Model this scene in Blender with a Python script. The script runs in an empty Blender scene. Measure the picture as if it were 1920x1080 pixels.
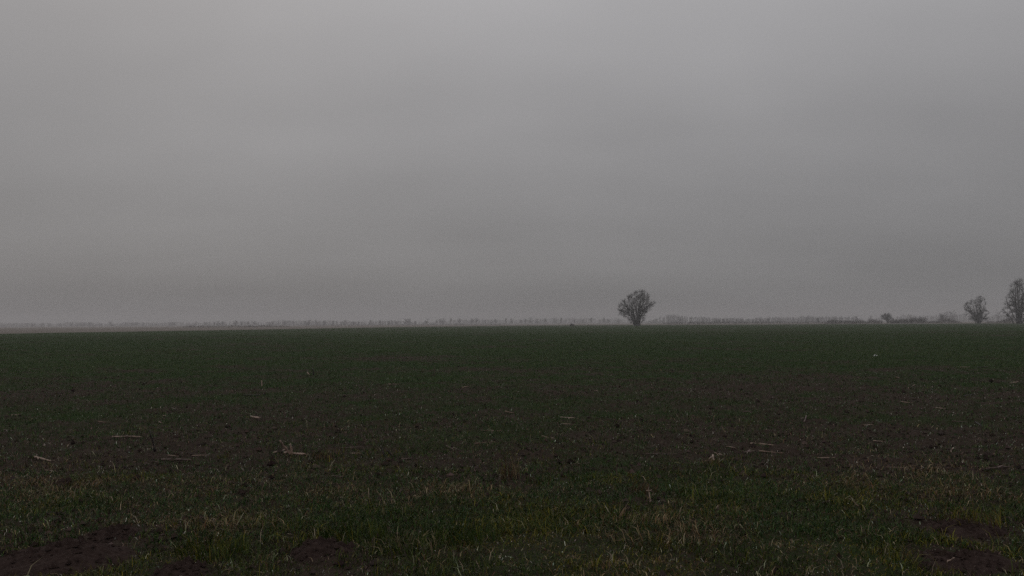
import bpy, math, random
import numpy as np
from mathutils import Vector, Matrix

random.seed(7)
rng = np.random.default_rng(11)
SC = bpy.context.scene
COL = SC.collection
R = math.radians

# ------------------------------------------------------------------ camera model
F = 1598.0                      # focal length in pixels of the 1920 frame
PITCH = math.atan(66.5 / F)
ROLL = R(-0.33)
CAMZ = 1.62
ROT = (Matrix.Rotation(R(90) + PITCH, 3, 'X') @ Matrix.Rotation(ROLL, 3, 'Z'))


def ray(u, v):
    d = ROT @ Vector(((u - 960) / F, (540 - v) / F, -1.0))
    return d.normalized()


# ------------------------------------------------------------------ noise helpers
def _hash(ix, iy, seed):
    h = (ix.astype(np.int64) * 374761393 + iy.astype(np.int64) * 668265263 + seed * 1442695041) & 0xFFFFFFFF
    h = ((h ^ (h >> 13)) * 1274126177) & 0xFFFFFFFF
    return ((h ^ (h >> 16)) & 0xFFFFFF) / float(0xFFFFFF)


def vn(x, y, s, seed=0):
    x = np.asarray(x, float) / s
    y = np.asarray(y, float) / s
    ix, iy = np.floor(x), np.floor(y)
    fx, fy = x - ix, y - iy
    fx = fx * fx * (3 - 2 * fx)
    fy = fy * fy * (3 - 2 * fy)
    a, b = _hash(ix, iy, seed), _hash(ix + 1, iy, seed)
    c, d = _hash(ix, iy + 1, seed), _hash(ix + 1, iy + 1, seed)
    return (a + (b - a) * fx) * (1 - fy) + (c + (d - c) * fx) * fy


def fbm(x, y, s, o=3, seed=0):
    t, amp, n = 0.0, 1.0, 0.0
    for k in range(o):
        t = t + amp * vn(x, y, s / 2 ** k, seed + 17 * k)
        n += amp
        amp *= 0.5
    return t / n


def sstep(a, b, x):
    t = np.clip((x - a) / (b - a), 0, 1)
    return t * t * (3 - 2 * t)


def gh(x, y):
    """height of the field surface"""
    r = np.hypot(x, y)
    fade = 1 - sstep(60, 130, r)
    verge = 1 - sstep(7.5, 10.5, y + 1.2 * (fbm(x, y, 3, 2, 91) - .5))
    h = 0.10 * (fbm(x, y, 3.2, 2, 3) - .5) + 0.055 * (fbm(x, y, .55, 2, 5) - .5)
    clod = np.abs(fbm(x, y, .17, 2, 9) - .5) * 2
    ridge = np.abs(fbm(x * .6, y, .42, 2, 13) - .5) * 2
    h = h + (0.062 - 0.02 * verge) * (clod - .4) + (.05 - .025 * verge) * (ridge - .35) + 0.03 * (vn(x, y, .06, 21) - .5)
    h = h + 0.05 * verge
    return h * fade


def cover(x, y):
    """how much of the soil the plants cover, 0..1"""
    r = np.hypot(x, y)
    big = fbm(x, y * .55, 5.5, 3, 33)
    mid = fbm(x, y, 1.1, 3, 37)
    band = fbm(x * .18, y, 2.6, 2, 41)
    verge = 1 - sstep(7.6, 9.6, y + 1.8 * (fbm(x, y, 2.5, 2, 91) - .5))
    base = .80 * verge + (1 - verge) * (.60 + .08 * sstep(13, 24, y) + .17 * sstep(24, 50, y))
    fin = fbm(x, y, .3, 2, 39)
    c = base + .65 * (big - .5) + .75 * (mid - .5) + .55 * (fin - .5) + .55 * (band - .5) * (1 - sstep(40, 90, r))
    # bare, mole-dug corners of the margin
    for bx, by, br, k in ((-3.3, 6.1, 1.2, .42), (3.7, 6.3, 1.5, .36), (4.3, 9.0, 1.3, .25), (-5.2, 11.0, 1.8, .3), (5.6, 12.5, 2.6, .35), (1.9, 12.6, 2.2, .2), (-.6, 9.3, .9, .25), (.3, 6.0, .9, -.45), (2.0, 5.9, .9, -.4)):
        c = c - k * np.exp(-((x - bx) ** 2 + (y - by) ** 2) / br ** 2)
    return np.clip(c, 0, 1)


def ground_at(u, v):
    d = ray(u, v)
    t = -CAMZ / d.z
    ts = np.linspace(.8 * t, 1.12 * t, 500)     # the first place where the pixel's ray meets the soil
    px, py, pz = d.x * ts, d.y * ts, CAMZ + d.z * ts
    hit = np.nonzero(pz <= gh(px, py))[0]
    if len(hit):
        t = float(ts[hit[0]])
    p = Vector((0, 0, CAMZ)) + d * t
    return Vector((p.x, p.y, float(gh(p.x, p.y))))


def at_depth(u, v, D):
    """the point of the pixel's ray at ground distance D"""
    d = ray(u, v)
    return Vector((0, 0, CAMZ)) + d * (D / d.y)


# ------------------------------------------------------------------ materials
def newmat(name):
    m = bpy.data.materials.new(name)
    m.use_nodes = True
    nt = m.node_tree
    b = nt.nodes['Principled BSDF']
    return m, nt, b


def N(nt, t, **kw):
    n = nt.nodes.new(t)
    for k, v in kw.items():
        setattr(n, k, v)
    return n


def ramp(nt, fac, stops):
    n = N(nt, 'ShaderNodeValToRGB')
    el = n.color_ramp.elements
    while len(el) < len(stops):
        el.new(.5)
    for e, (p, c) in zip(el, stops):
        e.position = p
        e.color = (*c, 1)
    nt.links.new(fac, n.inputs[0])
    return n.outputs[0]


def noise(nt, vec, scale, detail=4, rough=.6):
    n = N(nt, 'ShaderNodeTexNoise')
    n.inputs['Scale'].default_value = scale
    n.inputs['Detail'].default_value = detail
    n.inputs['Roughness'].default_value = rough
    if vec is not None:
        nt.links.new(vec, n.inputs['Vector'])
    return n.outputs['Fac']


def math_(nt, op, a, b=None, clamp=False):
    n = N(nt, 'ShaderNodeMath', operation=op, use_clamp=clamp)
    for i, v in enumerate((a, b)):
        if v is None:
            continue
        if isinstance(v, (int, float)):
            n.inputs[i].default_value = v
        else:
            nt.links.new(v, n.inputs[i])
    return n.outputs[0]


def mix(nt, fac, a, b, mode='MIX'):
    n = N(nt, 'ShaderNodeMix', data_type='RGBA', blend_type=mode)
    for sock, v in ((n.inputs[0], fac), (n.inputs[6], a), (n.inputs[7], b)):
        if isinstance(v, (int, float)):
            sock.default_value = v
        elif isinstance(v, tuple):
            sock.default_value = (*v, 1)
        else:
            nt.links.new(v, sock)
    return n.outputs[2]


def varied(name, c0, c1, scale, rough=.8, bump=.0, spec=.3):
    m, nt, b = newmat(name)
    co = N(nt, 'ShaderNodeTexCoord').outputs['Object']
    f = noise(nt, co, scale)
    nt.links.new(ramp(nt, f, [(.3, c0), (.7, c1)]), b.inputs['Base Color'])
    b.inputs['Roughness'].default_value = rough
    b.inputs['Specular IOR Level'].default_value = spec
    if bump:
        bn = N(nt, 'ShaderNodeBump')
        bn.inputs['Strength'].default_value = bump
        bn.inputs['Distance'].default_value = .02
        nt.links.new(f, bn.inputs['Height'])
        nt.links.new(bn.outputs[0], b.inputs['Normal'])
    return m


def attr_mat(name, rough, spec, trans=0.0):
    m, nt, b = newmat(name)
    a = N(nt, 'ShaderNodeAttribute', attribute_name='tint')
    nt.links.new(a.outputs['Color'], b.inputs['Base Color'])
    b.inputs['Roughness'].default_value = rough
    b.inputs['Specular IOR Level'].default_value = spec
    return m


SOIL_A, SOIL_B = (.034, .0245, .019), (.068, .050, .039)
M_soil = None


def ground_mat():
    m, nt, b = newmat('field soil and seedlings')
    geo = N(nt, 'ShaderNodeNewGeometry').outputs['Position']
    a = N(nt, 'ShaderNodeAttribute', attribute_name='cover').outputs['Fac']
    n1 = noise(nt, geo, 9, 6, .65)
    n2 = noise(nt, geo, 38, 5, .7)
    n3 = noise(nt, geo, .55, 5, .6)
    n4 = noise(nt, geo, .07, 5, .6)
    soil = ramp(nt, n1, [(.25, SOIL_A), (.75, SOIL_B)])
    green = ramp(nt, n2, [(.25, (.014, .036, .009)), (.55, (.024, .053, .013)), (.8, (.042, .064, .019))])
    far = ramp(nt, n4, [(.3, (.017, .042, .009)), (.7, (.040, .052, .015))])
    green = mix(nt, .5, green, far)
    f = math_(nt, 'ADD', a, math_(nt, 'MULTIPLY', math_(nt, 'SUBTRACT', n2, .5), 1.6))
    f = math_(nt, 'ADD', f, math_(nt, 'MULTIPLY', math_(nt, 'SUBTRACT', n3, .5), .9))
    f = math_(nt, 'ADD', f, math_(nt, 'MULTIPLY', math_(nt, 'SUBTRACT', n4, .5), 1.3))
    n5 = noise(nt, geo, .014, 4, .55)
    f = math_(nt, 'ADD', f, math_(nt, 'MULTIPLY', math_(nt, 'SUBTRACT', n5, .5), 1.2))
    f = ramp(nt, f, [(.30, (0, 0, 0)), (.72, (.9, .9, .9))])
    nt.links.new(mix(nt, f, soil, green), b.inputs['Base Color'])
    b.inputs['Roughness'].default_value = .9
    b.inputs['Specular IOR Level'].default_value = .03
    bn = N(nt, 'ShaderNodeBump')
    bn.inputs['Strength'].default_value = .9
    bn.inputs['Distance'].default_value = .03
    nt.links.new(n2, bn.inputs['Height'])
    nt.links.new(bn.outputs[0], b.inputs['Normal'])
    return m


M_ground = ground_mat()
M_mole = varied('loose crumbly soil', (.028, .018, .0155), (.056, .038, .033), 30, .95, 1.0, .04)
M_grass = attr_mat('grass blades', .5, .10)
M_crop = attr_mat('crop seedlings', .45, .12)
M_straw_glint = attr_mat('straw bits and painted glints', .5, .3)
M_clod = attr_mat('soil crumbs', .95, .04)
M_stub = varied('pale stubble soil', (.115, .092, .078), (.175, .145, .120), .02, .95)
M_bark = varied('grey brown bark', (.014, .012, .011), (.034, .029, .026), 1.5, .9)
M_twig = varied('dark bare twigs', (.020, .017, .016), (.038, .031, .028), .8, .9)
M_scrub = varied('brown scrub twigs', (.040, .028, .025), (.070, .050, .045), .8, .9)
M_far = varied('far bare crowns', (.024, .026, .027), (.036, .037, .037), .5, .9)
M_heap = varied('dark heap', (.020, .017, .015), (.040, .033, .028), 2.0, .95, .5)
M_white = varied('white scrap', (.5, .5, .5), (.75, .75, .74), 12, .5)
M_pale = varied('pale strip', (.30, .27, .25), (.42, .39, .37), .1, .7)


def stalk_mat(name, c0, c1):
    m, nt, b = newmat(name)
    tc = N(nt, 'ShaderNodeTexCoord').outputs['Object']
    mp = N(nt, 'ShaderNodeMapping')
    mp.inputs['Scale'].default_value = (5, 90, 90)
    nt.links.new(tc, mp.inputs[0])
    f = noise(nt, mp.outputs[0], 1.0, 4, .65)
    col = ramp(nt, f, [(.3, c0), (.65, c1)])
    bl = ramp(nt, noise(nt, tc, 18, 3), [(.56, (0, 0, 0)), (.68, (1, 1, 1))])
    nt.links.new(mix(nt, bl, col, tuple(x * .45 for x in c0)), b.inputs['Base Color'])
    b.inputs['Roughness'].default_value = .6
    b.inputs['Specular IOR Level'].default_value = .35
    return m


M_stalk = {
    'pale': stalk_mat('pale dry maize stalk', (.26, .18, .14), (.42, .30, .235)),
    'tan': stalk_mat('tan dry maize stalk', (.17, .11, .082), (.29, .195, .145)),
    'brown': stalk_mat('brown rotten maize stalk', (.075, .045, .038), (.15, .095, .08)),
    'dark': stalk_mat('blackish rotten stalk', (.018, .014, .012), (.045, .035, .03)),
}


# ------------------------------------------------------------------ object helpers
def np_mesh(name, V, faces, mat, tint=None, smooth=True):
    """faces: list of int arrays (n,k)"""
    me = bpy.data.meshes.new(name)
    V = np.asarray(V, np.float32)
    me.vertices.add(len(V))
    me.vertices.foreach_set('co', V.ravel())
    idx = np.concatenate([f.ravel() for f in faces]).astype(np.int32)
    tot = np.concatenate([np.full(len(f), f.shape[1], np.int32) for f in faces])
    st = np.concatenate([[0], np.cumsum(tot)[:-1]]).astype(np.int32)
    me.loops.add(len(idx))
    me.loops.foreach_set('vertex_index', idx)
    me.polygons.add(len(tot))
    me.polygons.foreach_set('loop_start', st)
    me.polygons.foreach_set('loop_total', tot)
    me.update(calc_edges=True)
    me.polygons.foreach_set('use_smooth', np.full(len(tot), smooth))
    if tint is not None:
        a = me.attributes.new('tint', 'FLOAT_COLOR', 'POINT')
        c = np.ones((len(V), 4), np.float32)
        c[:, :3] = tint
        a.data.foreach_set('color', c.ravel())
    me.materials.append(mat)
    return me


def link(name, me, parent=None, loc=(0, 0, 0), rz=0.0, scale=None):
    o = bpy.data.objects.new(name, me)
    COL.objects.link(o)
    o.location = loc
    o.rotation_euler.z = rz
    if scale is not None:
        o.scale = scale
    if parent:
        o.parent = parent
    return o


def tag(o, label=None, cat=None, group=None, kind=None):
    if label:
        o['label'] = label
    if cat:
        o['category'] = cat
    if group:
        o['group'] = group
    if kind:
        o['kind'] = kind
    return o


class Tubes:
    """tapered tubes gathered into one mesh"""

    def __init__(self):
        self.v, self.q, self.t, self.n = [], [], [], 0

    def add(self, pts, rad, k=4, cap=False):
        pts = np.asarray(pts, float)
        m = len(pts)
        rad = np.broadcast_to(np.asarray(rad, float), (m,))
        d = np.gradient(pts, axis=0)
        d /= np.linalg.norm(d, axis=1, keepdims=True) + 1e-9
        ref = np.array([0, 0, 1.0]) if abs(d[0, 2]) < .9 else np.array([1.0, 0, 0])
        s = np.cross(d, ref)
        s /= np.linalg.norm(s, axis=1, keepdims=True) + 1e-9
        t = np.cross(d, s)
        a = np.arange(k) * 2 * math.pi / k
        ring = pts[:, None, :] + rad[:, None, None] * (np.cos(a)[None, :, None] * s[:, None, :] + np.sin(a)[None, :, None] * t[:, None, :])
        self.v.append(ring.reshape(-1, 3))
        i = np.arange(m - 1)[:, None] * k
        j = np.arange(k)[None, :]
        jn = (j + 1) % k
        q = np.stack([i + j, i + jn, i + k + jn, i + k + j], -1).reshape(-1, 4) + self.n
        self.q.append(q)
        if cap and k == 4:
            self.q.append(np.array([[3, 2, 1, 0]]) + self.n)
            self.q.append(np.array([[0, 1, 2, 3]]) + self.n + (m - 1) * k)
        elif cap:
            for b0, rev in ((0, True), ((m - 1) * k, False)):
                tri = np.array([[0, x, x + 1] for x in range(1, k - 1)])
                if rev:
                    tri = tri[:, ::-1]
                self.t.append(tri + self.n + b0)
        self.n += m * k

    def strip(self, pts, side, wid):
        """a thin leaf ribbon with two faces' worth of shape"""
        pts = np.asarray(pts, float)
        m = len(pts)
        side = np.asarray(side, float)
        wid = np.broadcast_to(np.asarray(wid, float), (m,))
        L = pts - side * wid[:, None]
        Rr = pts + side * wid[:, None]
        C = pts - np.array([0, 0, .35]) * wid[:, None]
        self.v.append(np.stack([L, C, Rr], 1).reshape(-1, 3))
        i = np.arange(m - 1) * 3 + self.n
        self.q.append(np.stack([i, i + 1, i + 4, i + 3], -1))
        self.q.append(np.stack([i + 1, i + 2, i + 5, i + 4], -1))
        self.n += m * 3

    def mesh(self, name, mat, smooth=True):
        fs = [np.concatenate(self.q)] if self.q else []
        if self.t:
            fs.append(np.concatenate(self.t))
        return np_mesh(name, np.concatenate(self.v), fs, mat, smooth=smooth)


# ------------------------------------------------------------------ ground
def build_ground():
    rs = [1.2]
    while rs[-1] < 70:
        rs.append(rs[-1] * 1.0095 + .004)
    while rs[-1] < 2600:
        rs.append(rs[-1] * 1.035)
    rs = np.array(rs)
    fine = np.radians(np.arange(-46, 46.01, .11))
    rest = np.radians(np.arange(46.0, 314.0, 4.0))[1:]
    th = np.concatenate([fine, rest])
    nr, nt = len(rs), len(th)
    X = rs[:, None] * np.sin(th)[None, :]
    Y = rs[:, None] * np.cos(th)[None, :]
    Z = gh(X, Y)
    # beside and behind the camera the mesh is coarse: flatten it there
    cz = (np.abs(np.where(th > math.pi, th - 2 * math.pi, th)) > R(46.1))
    Z[:, cz] = 0
    V = np.stack([X, Y, Z], -1).reshape(-1, 3)
    i = np.arange(nr - 1)[:, None] * nt
    j = np.arange(nt)[None, :]
    jn = (j + 1) % nt
    q = np.stack([i + jn, i + j, i + nt + j, i + nt + jn], -1).reshape(-1, 4)
    V = np.concatenate([V, [[0, 0, 0]]])
    c = len(V) - 1
    t = np.stack([np.arange(nt), (np.arange(nt) + 1) % nt, np.full(nt, c)], -1)
    t = t[:, ::-1]
    me = np_mesh('ground', V, [q, t], M_ground)
    a = me.attributes.new('cover', 'FLOAT', 'POINT')
    cv = cover(V[:, 0], V[:, 1]).astype(np.float32)
    rv = np.hypot(V[:, 0], V[:, 1])
    cv = (cv * (.6 + .4 * sstep(10, 30, rv))).astype(np.float32)   # near by, real blades stand on the soil
    a.data.foreach_set('value', cv)
    tag(link('ground', me), kind='structure')


build_ground()

# the paler stubble field beyond the crop, its near edge read off the photograph
edge = []
for u, v in [(-900, 643), (-400, 634.5), (0, 627), (200, 623.2), (400, 619.8), (560, 617), (700, 614.3), (850, 612.2), (1000, 610.4),
             (1190, 609.4), (1400, 608.6), (1600, 607.6), (1800, 606.8), (1920, 606.2), (2300, 604.8)]:
    d = ray(u, v)
    t = -CAMZ / d.z
    edge.append((d.x * t, d.y * t))
xs = np.array([e[0] for e in edge])
ys = np.array([e[1] for e in edge])
Vf, Qf = [], []
M = 240
ang0, ang1 = math.atan2(xs[0], ys[0]), math.atan2(xs[-1], ys[-1])
angs = np.array([math.atan2(x, y) for x, y in zip(xs, ys)])
rads = np.hypot(xs, ys)
aa = np.linspace(ang0, ang1, M)
rr = np.interp(aa, angs, rads) * (1 + .03 * (np.array([vn(k * 1.0, 0, 3, 5) for k in range(M)]) - .5))
rings = [rr + (2550 - rr) * f for f in (0, .02, .06, .15, .4, 1)]
for ri in rings:
    Vf.append(np.stack([ri * np.sin(aa), ri * np.cos(aa), np.full(M, .05)], -1))
Vf = np.concatenate(Vf)
Vf[:M, 2] = -.03
for k in range(len(rings) - 1):
    i = np.arange(M - 1) + k * M
    Qf.append(np.stack([i + 1, i, i + M, i + M + 1], -1))
tag(link('far_field', np_mesh('far_field', Vf, [np.concatenate(Qf)], M_stub)), kind='structure')

# thin pale strip at the far field edge (right)
def strip_structure(name, u0, u1, v, D, w, mat):
    a, b = at_depth(u0, v, D), at_depth(u1, v, D)
    n = 24
    x = np.linspace(a.x, b.x, n)
    wob = np.array([vn(k * 1.0, 3, 2, 8) for k in range(n)])
    env = np.sin(np.linspace(.05, math.pi - .05, n))
    y0 = D - w * env * (.4 + wob)
    y1 = D + w * env * (.4 + wob[::-1])
    V = np.concatenate([np.stack([x, y0, np.full(n, .06)], -1), np.stack([x, y1, np.full(n, .06)], -1)])
    i = np.arange(n - 1)
    q = np.stack([i, i + 1, i + n + 1, i + n], -1)
    tag(link(name, np_mesh(name, V, [q], mat)), kind='structure')


strip_structure('pale_strip', 1682, 1738, 606, 545, 30, M_pale)
strip_structure('pale_strip', 566, 600, 614.5, 430, 9, M_pale)
strip_structure('pale_strip', 632, 642, 614.5, 430, 10, M_pale)
strip_structure('pale_strip', 585, 592, 613.0, 470, 14, M_pale)


# ------------------------------------------------------------------ grass, crop, litter (uncountable)
def blades(P, L, W, az, lean, face, tint):
    n = len(P)
    d = np.stack([np.sin(az), np.cos(az), np.zeros(n)], -1)
    s = np.stack([np.cos(face), np.sin(face), np.zeros(n)], -1)
    up = np.array([0, 0, 1.0])
    l1, l2 = lean * .45, lean
    mid = P + (L * .5)[:, None] * (np.sin(l1)[:, None] * d + np.cos(l1)[:, None] * up)
    tip = mid + (L * .5)[:, None] * (np.sin(np.minimum(l2 * 1.25, 2.2))[:, None] * d + np.cos(np.minimum(l2 * 1.25, 2.2))[:, None] * up)
    w = W[:, None] * .5
    V = np.stack([P - s * w, P + s * w, mid + s * w * .85, mid - s * w * .85, tip], 1).reshape(-1, 3)
    i = np.arange(n) * 5
    q = np.stack([i, i + 1, i + 2, i + 3], -1)
    t = np.stack([i + 3, i + 2, i + 4], -1)
    return V, [q, t], np.repeat(tint, 5, axis=0)


def palette(n, cols, p):
    c = np.array(cols)[rng.choice(len(cols), n, p=p)]
    return c * np.exp(rng.normal(0, .33, (n, 1))) * rng.uniform(.93, 1.07, (n, 3))


def sector(n, r0, r1, power, half=43):
    """points with area density ~ r**-power"""
    u = rng.random(n)
    k = 2 - power
    if abs(k) < 1e-6:
        r = r0 * (r1 / r0) ** u
    else:
        r = (r0 ** k + u * (r1 ** k - r0 ** k)) ** (1 / k)
    th = np.radians(rng.uniform(-half, half, n))
    return r * np.sin(th), r * np.cos(th), r


# molehills are placed first so that the grass keeps off them
MOLE = [  # centre u, foot v, width px, height px, label
    (592, 1046, 128, 52, 'round bare molehill of fresh soil among the front grass, centre left'),
    (75, 1078, 250, 62, 'wide low molehill of dark soil in the bottom left corner'),
    (196, 1012, 112, 30, 'small dark molehill just behind the corner one'),
    (325, 1085, 130, 34, 'low molehill at the bottom edge between the corner and the round one'),
    (112, 908, 48, 17, 'little dark molehill with weeds beside two tan stalk pieces'),
    (1830, 1012, 165, 32, 'flat grassy molehill in the right foreground'),
    (1845, 1076, 190, 30, 'bare reddish molehill near the bottom right corner'),
    (450, 932, 44, 14, 'tiny dark molehill in thin grass left of centre'),
]
MOLES = []
for u, v, wpx, hpx, lab in MOLE:
    p = ground_at(u, v)
    D = math.hypot(p.x, p.y)
    w = wpx / F * D * .55
    MOLES.append((p.x, p.y + w * .55, w, hpx / F * D * .62, lab))


def off_moles(x, y, k=.85):
    ok = np.ones(len(x), bool)
    for mx, my, w, h, _ in MOLES:
        if h < .07:
            continue
        ok &= ((x - mx) ** 2 + (y - my) ** 2) > (w * k) ** 2 * rng.uniform(.6, 1.3, len(x))
    return ok


G_DEEP, G_MID, G_YEL, G_DRY, G_BRN = (.022, .042, .007), (.054, .071, .009), (.130, .112, .012), (.24, .18, .10), (.105, .058, .026)


def front_grass():
    x, y, r = sector(400000, 3.6, 15, 1.0)
    tus = fbm(x, y, .55, 2, 61)
    c = cover(x, y)
    dens = np.clip((c - .5) * 1.5 + .70 + 2.2 * (tus - .5), 0.5, 1) * (1 - .9 * sstep(6.6, 11.6, y + 3.2 * (fbm(x, y, 1.3, 3, 77) - .5)))
    k = (rng.random(len(x)) < dens) & off_moles(x, y)
    x, y, tus = x[k], y[k], tus[k]
    n = len(x)
    P = np.stack([x, y, gh(x, y) - .008], -1)
    L = rng.gamma(5, .0115, n) * np.clip(.15 + 1.9 * (tus - .1), .6, 1.9)
    W = rng.uniform(.0028, .0062, n)
    az = rng.uniform(0, 2 * math.pi, n) + 1.2 * (vn(x, y, .35, 71) - .5)
    lean = np.clip(rng.normal(1.05, .40, n), .1, 1.6)
    dryp = fbm(x, y, 1.4, 3, 83)
    yelp = fbm(x, y, .8, 2, 87)
    tint = palette(n, [G_DEEP, G_MID], [.55, .45])
    m = rng.random(n) < np.clip((yelp - .38) * 3.2, .10, .85)
    tint[m] = palette(m.sum(), [G_YEL, G_MID], [.6, .4])
    m = rng.random(n) < np.clip((dryp - .43) * 3.6, .06, .85)
    tint[m] = palette(m.sum(), [G_DRY, G_BRN], [.38, .62])
    lean[m] = rng.uniform(.8, 1.62, m.sum())
    m = rng.random(n) < .02                     # single bleached blades
    tint[m] = palette(m.sum(), [(.38, .32, .21), (.28, .29, .18)], [.6, .4])
    L[m] *= 1.3
    W[m] *= 1.15
    V, f, T = blades(P, L, W, az, lean, rng.uniform(0, math.pi, n), tint)
    tag(link('grass', np_mesh('grass', V, f, M_grass, T)), 'mixed green and yellowed grass of the field margin in front', 'grass', kind='stuff')


def crop():
    x, y, r = sector(240000, 6.5, 150, 1.9)
    c = cover(x, y)
    cl = vn(x, y, .22, 101)
    k = (rng.random(len(x)) < np.clip(c * 1.3 + .1 + .9 * (cl - .5), .05, 1)) & off_moles(x, y, .9)
    x, y, r = x[k], y[k], r[k]
    m = 3
    x, y, r = np.repeat(x, m), np.repeat(y, m), np.repeat(r, m)
    n = len(x)
    s = np.clip((r / 14) ** .5, .9, 2.4)
    x = x + rng.normal(0, .018, n) * s
    y = y + rng.normal(0, .018, n) * s
    P = np.stack([x, y, gh(x, y) - .006], -1)
    L = rng.uniform(.035, .085, n) * s ** .7
    W = rng.uniform(.004, .0075, n) * s
    lean = np.clip(rng.normal(.85, .4, n), .1, 1.55)
    tint = palette(n, [(.023, .056, .014), (.040, .078, .018), (.080, .100, .024), (.10, .07, .04)], [.42, .36, .14, .08])
    V, f, T = blades(P, L, W, rng.uniform(0, 6.283, n), lean, rng.uniform(0, math.pi, n), tint)
    tag(link('crop_seedlings', np_mesh('crop_seedlings', V, f, M_crop, T)), 'sparse green winter crop seedlings across the brown field', 'crop', kind='stuff')


def litter():
    x, y, r = sector(82000, 5, 75, 1.75)
    k = rng.random(len(x)) < np.clip(.5 + .7 * (1 - cover(x, y)), 0, 1)
    x, y, r = x[k], y[k], r[k]
    n = len(x)
    P = np.stack([x, y, gh(x, y) + .006], -1)
    L = rng.gamma(1.7, .014, n) + .010
    near = .7 + .3 * sstep(7, 13, r)
    L = L * near
    W = rng.uniform(.003, .008, n) * near
    az = rng.uniform(0, 6.283, n)
    tint = palette(n, [(.52, .47, .40), (.24, .165, .12), (.11, .062, .044), (.40, .45, .35)], [.14, .24, .42, .20])  # palest tones paint in glints of wet leaves; tan and brown are straw
    V, f, T = blades(P, L, W, az, rng.uniform(1.1, 1.7, n), az + rng.normal(0, .5, n), tint)
    tag(link('straw_and_glints', np_mesh('straw_and_glints', V, f, M_straw_glint, T)), 'scattered short bits of straw, dead leaf and painted pale glints on the field', 'straw', kind='stuff')


def crumbs():
    x, y, r = sector(48000, 4.5, 60, 1.8)
    k = rng.random(len(x)) < np.clip(1.25 - 1.3 * cover(x, y), .02, 1)
    x, y, r = x[k], y[k], r[k]
    n = len(x)
    s = rng.gamma(2.0, .006, n) + .005
    base = np.array([[1, 0, 0], [-1, 0, 0], [0, 1, 0], [0, -1, 0], [0, 0, .8], [0, 0, -.6]], float)
    fc = np.array([[0, 2, 4], [2, 1, 4], [1, 3, 4], [3, 0, 4], [2, 0, 5], [1, 2, 5], [3, 1, 5], [0, 3, 5]])
    V = base[None] * rng.uniform(.6, 1.3, (n, 6, 1)) * s[:, None, None]
    a = rng.uniform(0, 6.283, n)
    ca, sa = np.cos(a)[:, None], np.sin(a)[:, None]
    V = np.stack([V[..., 0] * ca - V[..., 1] * sa, V[..., 0] * sa + V[..., 1] * ca, V[..., 2]], -1)
    V = V + np.stack([x, y, gh(x, y) + s * .25], -1)[:, None, :]
    f = (fc[None] + (np.arange(n) * 6)[:, None, None]).reshape(-1, 3)
    tint = np.repeat(palette(n, [(.036, .025, .021), (.058, .041, .035)], [.5, .5]), 6, axis=0)
    tag(link('soil_crumbs', np_mesh('soil_crumbs', V.reshape(-1, 3), [f], M_clod, tint, smooth=False)), 'loose brown soil crumbs lying on the field', 'soil', kind='stuff')


front_grass()
crop()
litter()
crumbs()


# ------------------------------------------------------------------ molehills
def molehill(mx, my, w, h, lab, i):
    nr, na = 26, 72
    V = []
    rr_ = np.linspace(0.02, 1.25, nr)
    th = np.linspace(0, 2 * math.pi, na, endpoint=False)
    Rm, T = np.meshgrid(rr_, th, indexing='ij')
    wob = 1 + .22 * (vn(np.cos(T) * 3 + 9, np.sin(T) * 3 + 9, 1.3, 200 + i) - .5)
    x = mx + Rm * w * wob * np.cos(T)
    y = my + Rm * w * wob * np.sin(T) * .9
    prof = np.clip(1 - Rm ** 1.7, -.12, 1)
    lump = fbm(x, y, .09, 3, 300 + i) - .5
    z = gh(x, y) * .6 + h * prof + (.028 + .05 * h) * lump * np.clip(1.35 - Rm, 0, 1) * 1.6 - .012
    V = np.stack([x - mx, y - my, z], -1).reshape(-1, 3)
    a = np.arange(nr - 1)[:, None] * na
    j = np.arange(na)[None, :]
    jn = (j + 1) % na
    q = np.stack([a + j, a + na + j, a + na + jn, a + jn], -1).reshape(-1, 4)
    t = np.array([[0, k, k + 1] for k in range(1, na - 1)])
    # loose crumbs on the heap
    vs, fs = [V], []
    n0 = len(V)
    oct_ = np.array([[1, 0, 0], [-1, 0, 0], [0, 1, 0], [0, -1, 0], [0, 0, .9], [0, 0, -.7]], float)
    fc = np.array([[0, 2, 4], [2, 1, 4], [1, 3, 4], [3, 0, 4], [2, 0, 5], [1, 2, 5], [3, 1, 5], [0, 3, 5]])
    nc = int(260 * min(1, w / .25))
    pick = rng.integers(0, len(V), nc)
    for k, pi in enumerate(pick):
        s = rng.gamma(2.2, .0052) + .004
        vs.append(oct_ * rng.uniform(.6, 1.35, (6, 1)) * s + V[pi] + rng.normal(0, .006, 3) * [1, 1, .3])
        fs.append(fc + n0 + k * 6)
    me = np_mesh('molehill', np.concatenate(vs), [q, np.concatenate([t] + fs)], M_mole, smooth=False)
    tag(link('molehill', me, loc=(mx, my, 0)), lab, 'molehill', 'molehills in the grassy field margin')


for i, (mx, my, w, h, lab) in enumerate(MOLES):
    molehill(mx, my, w, h, lab, i)

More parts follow.
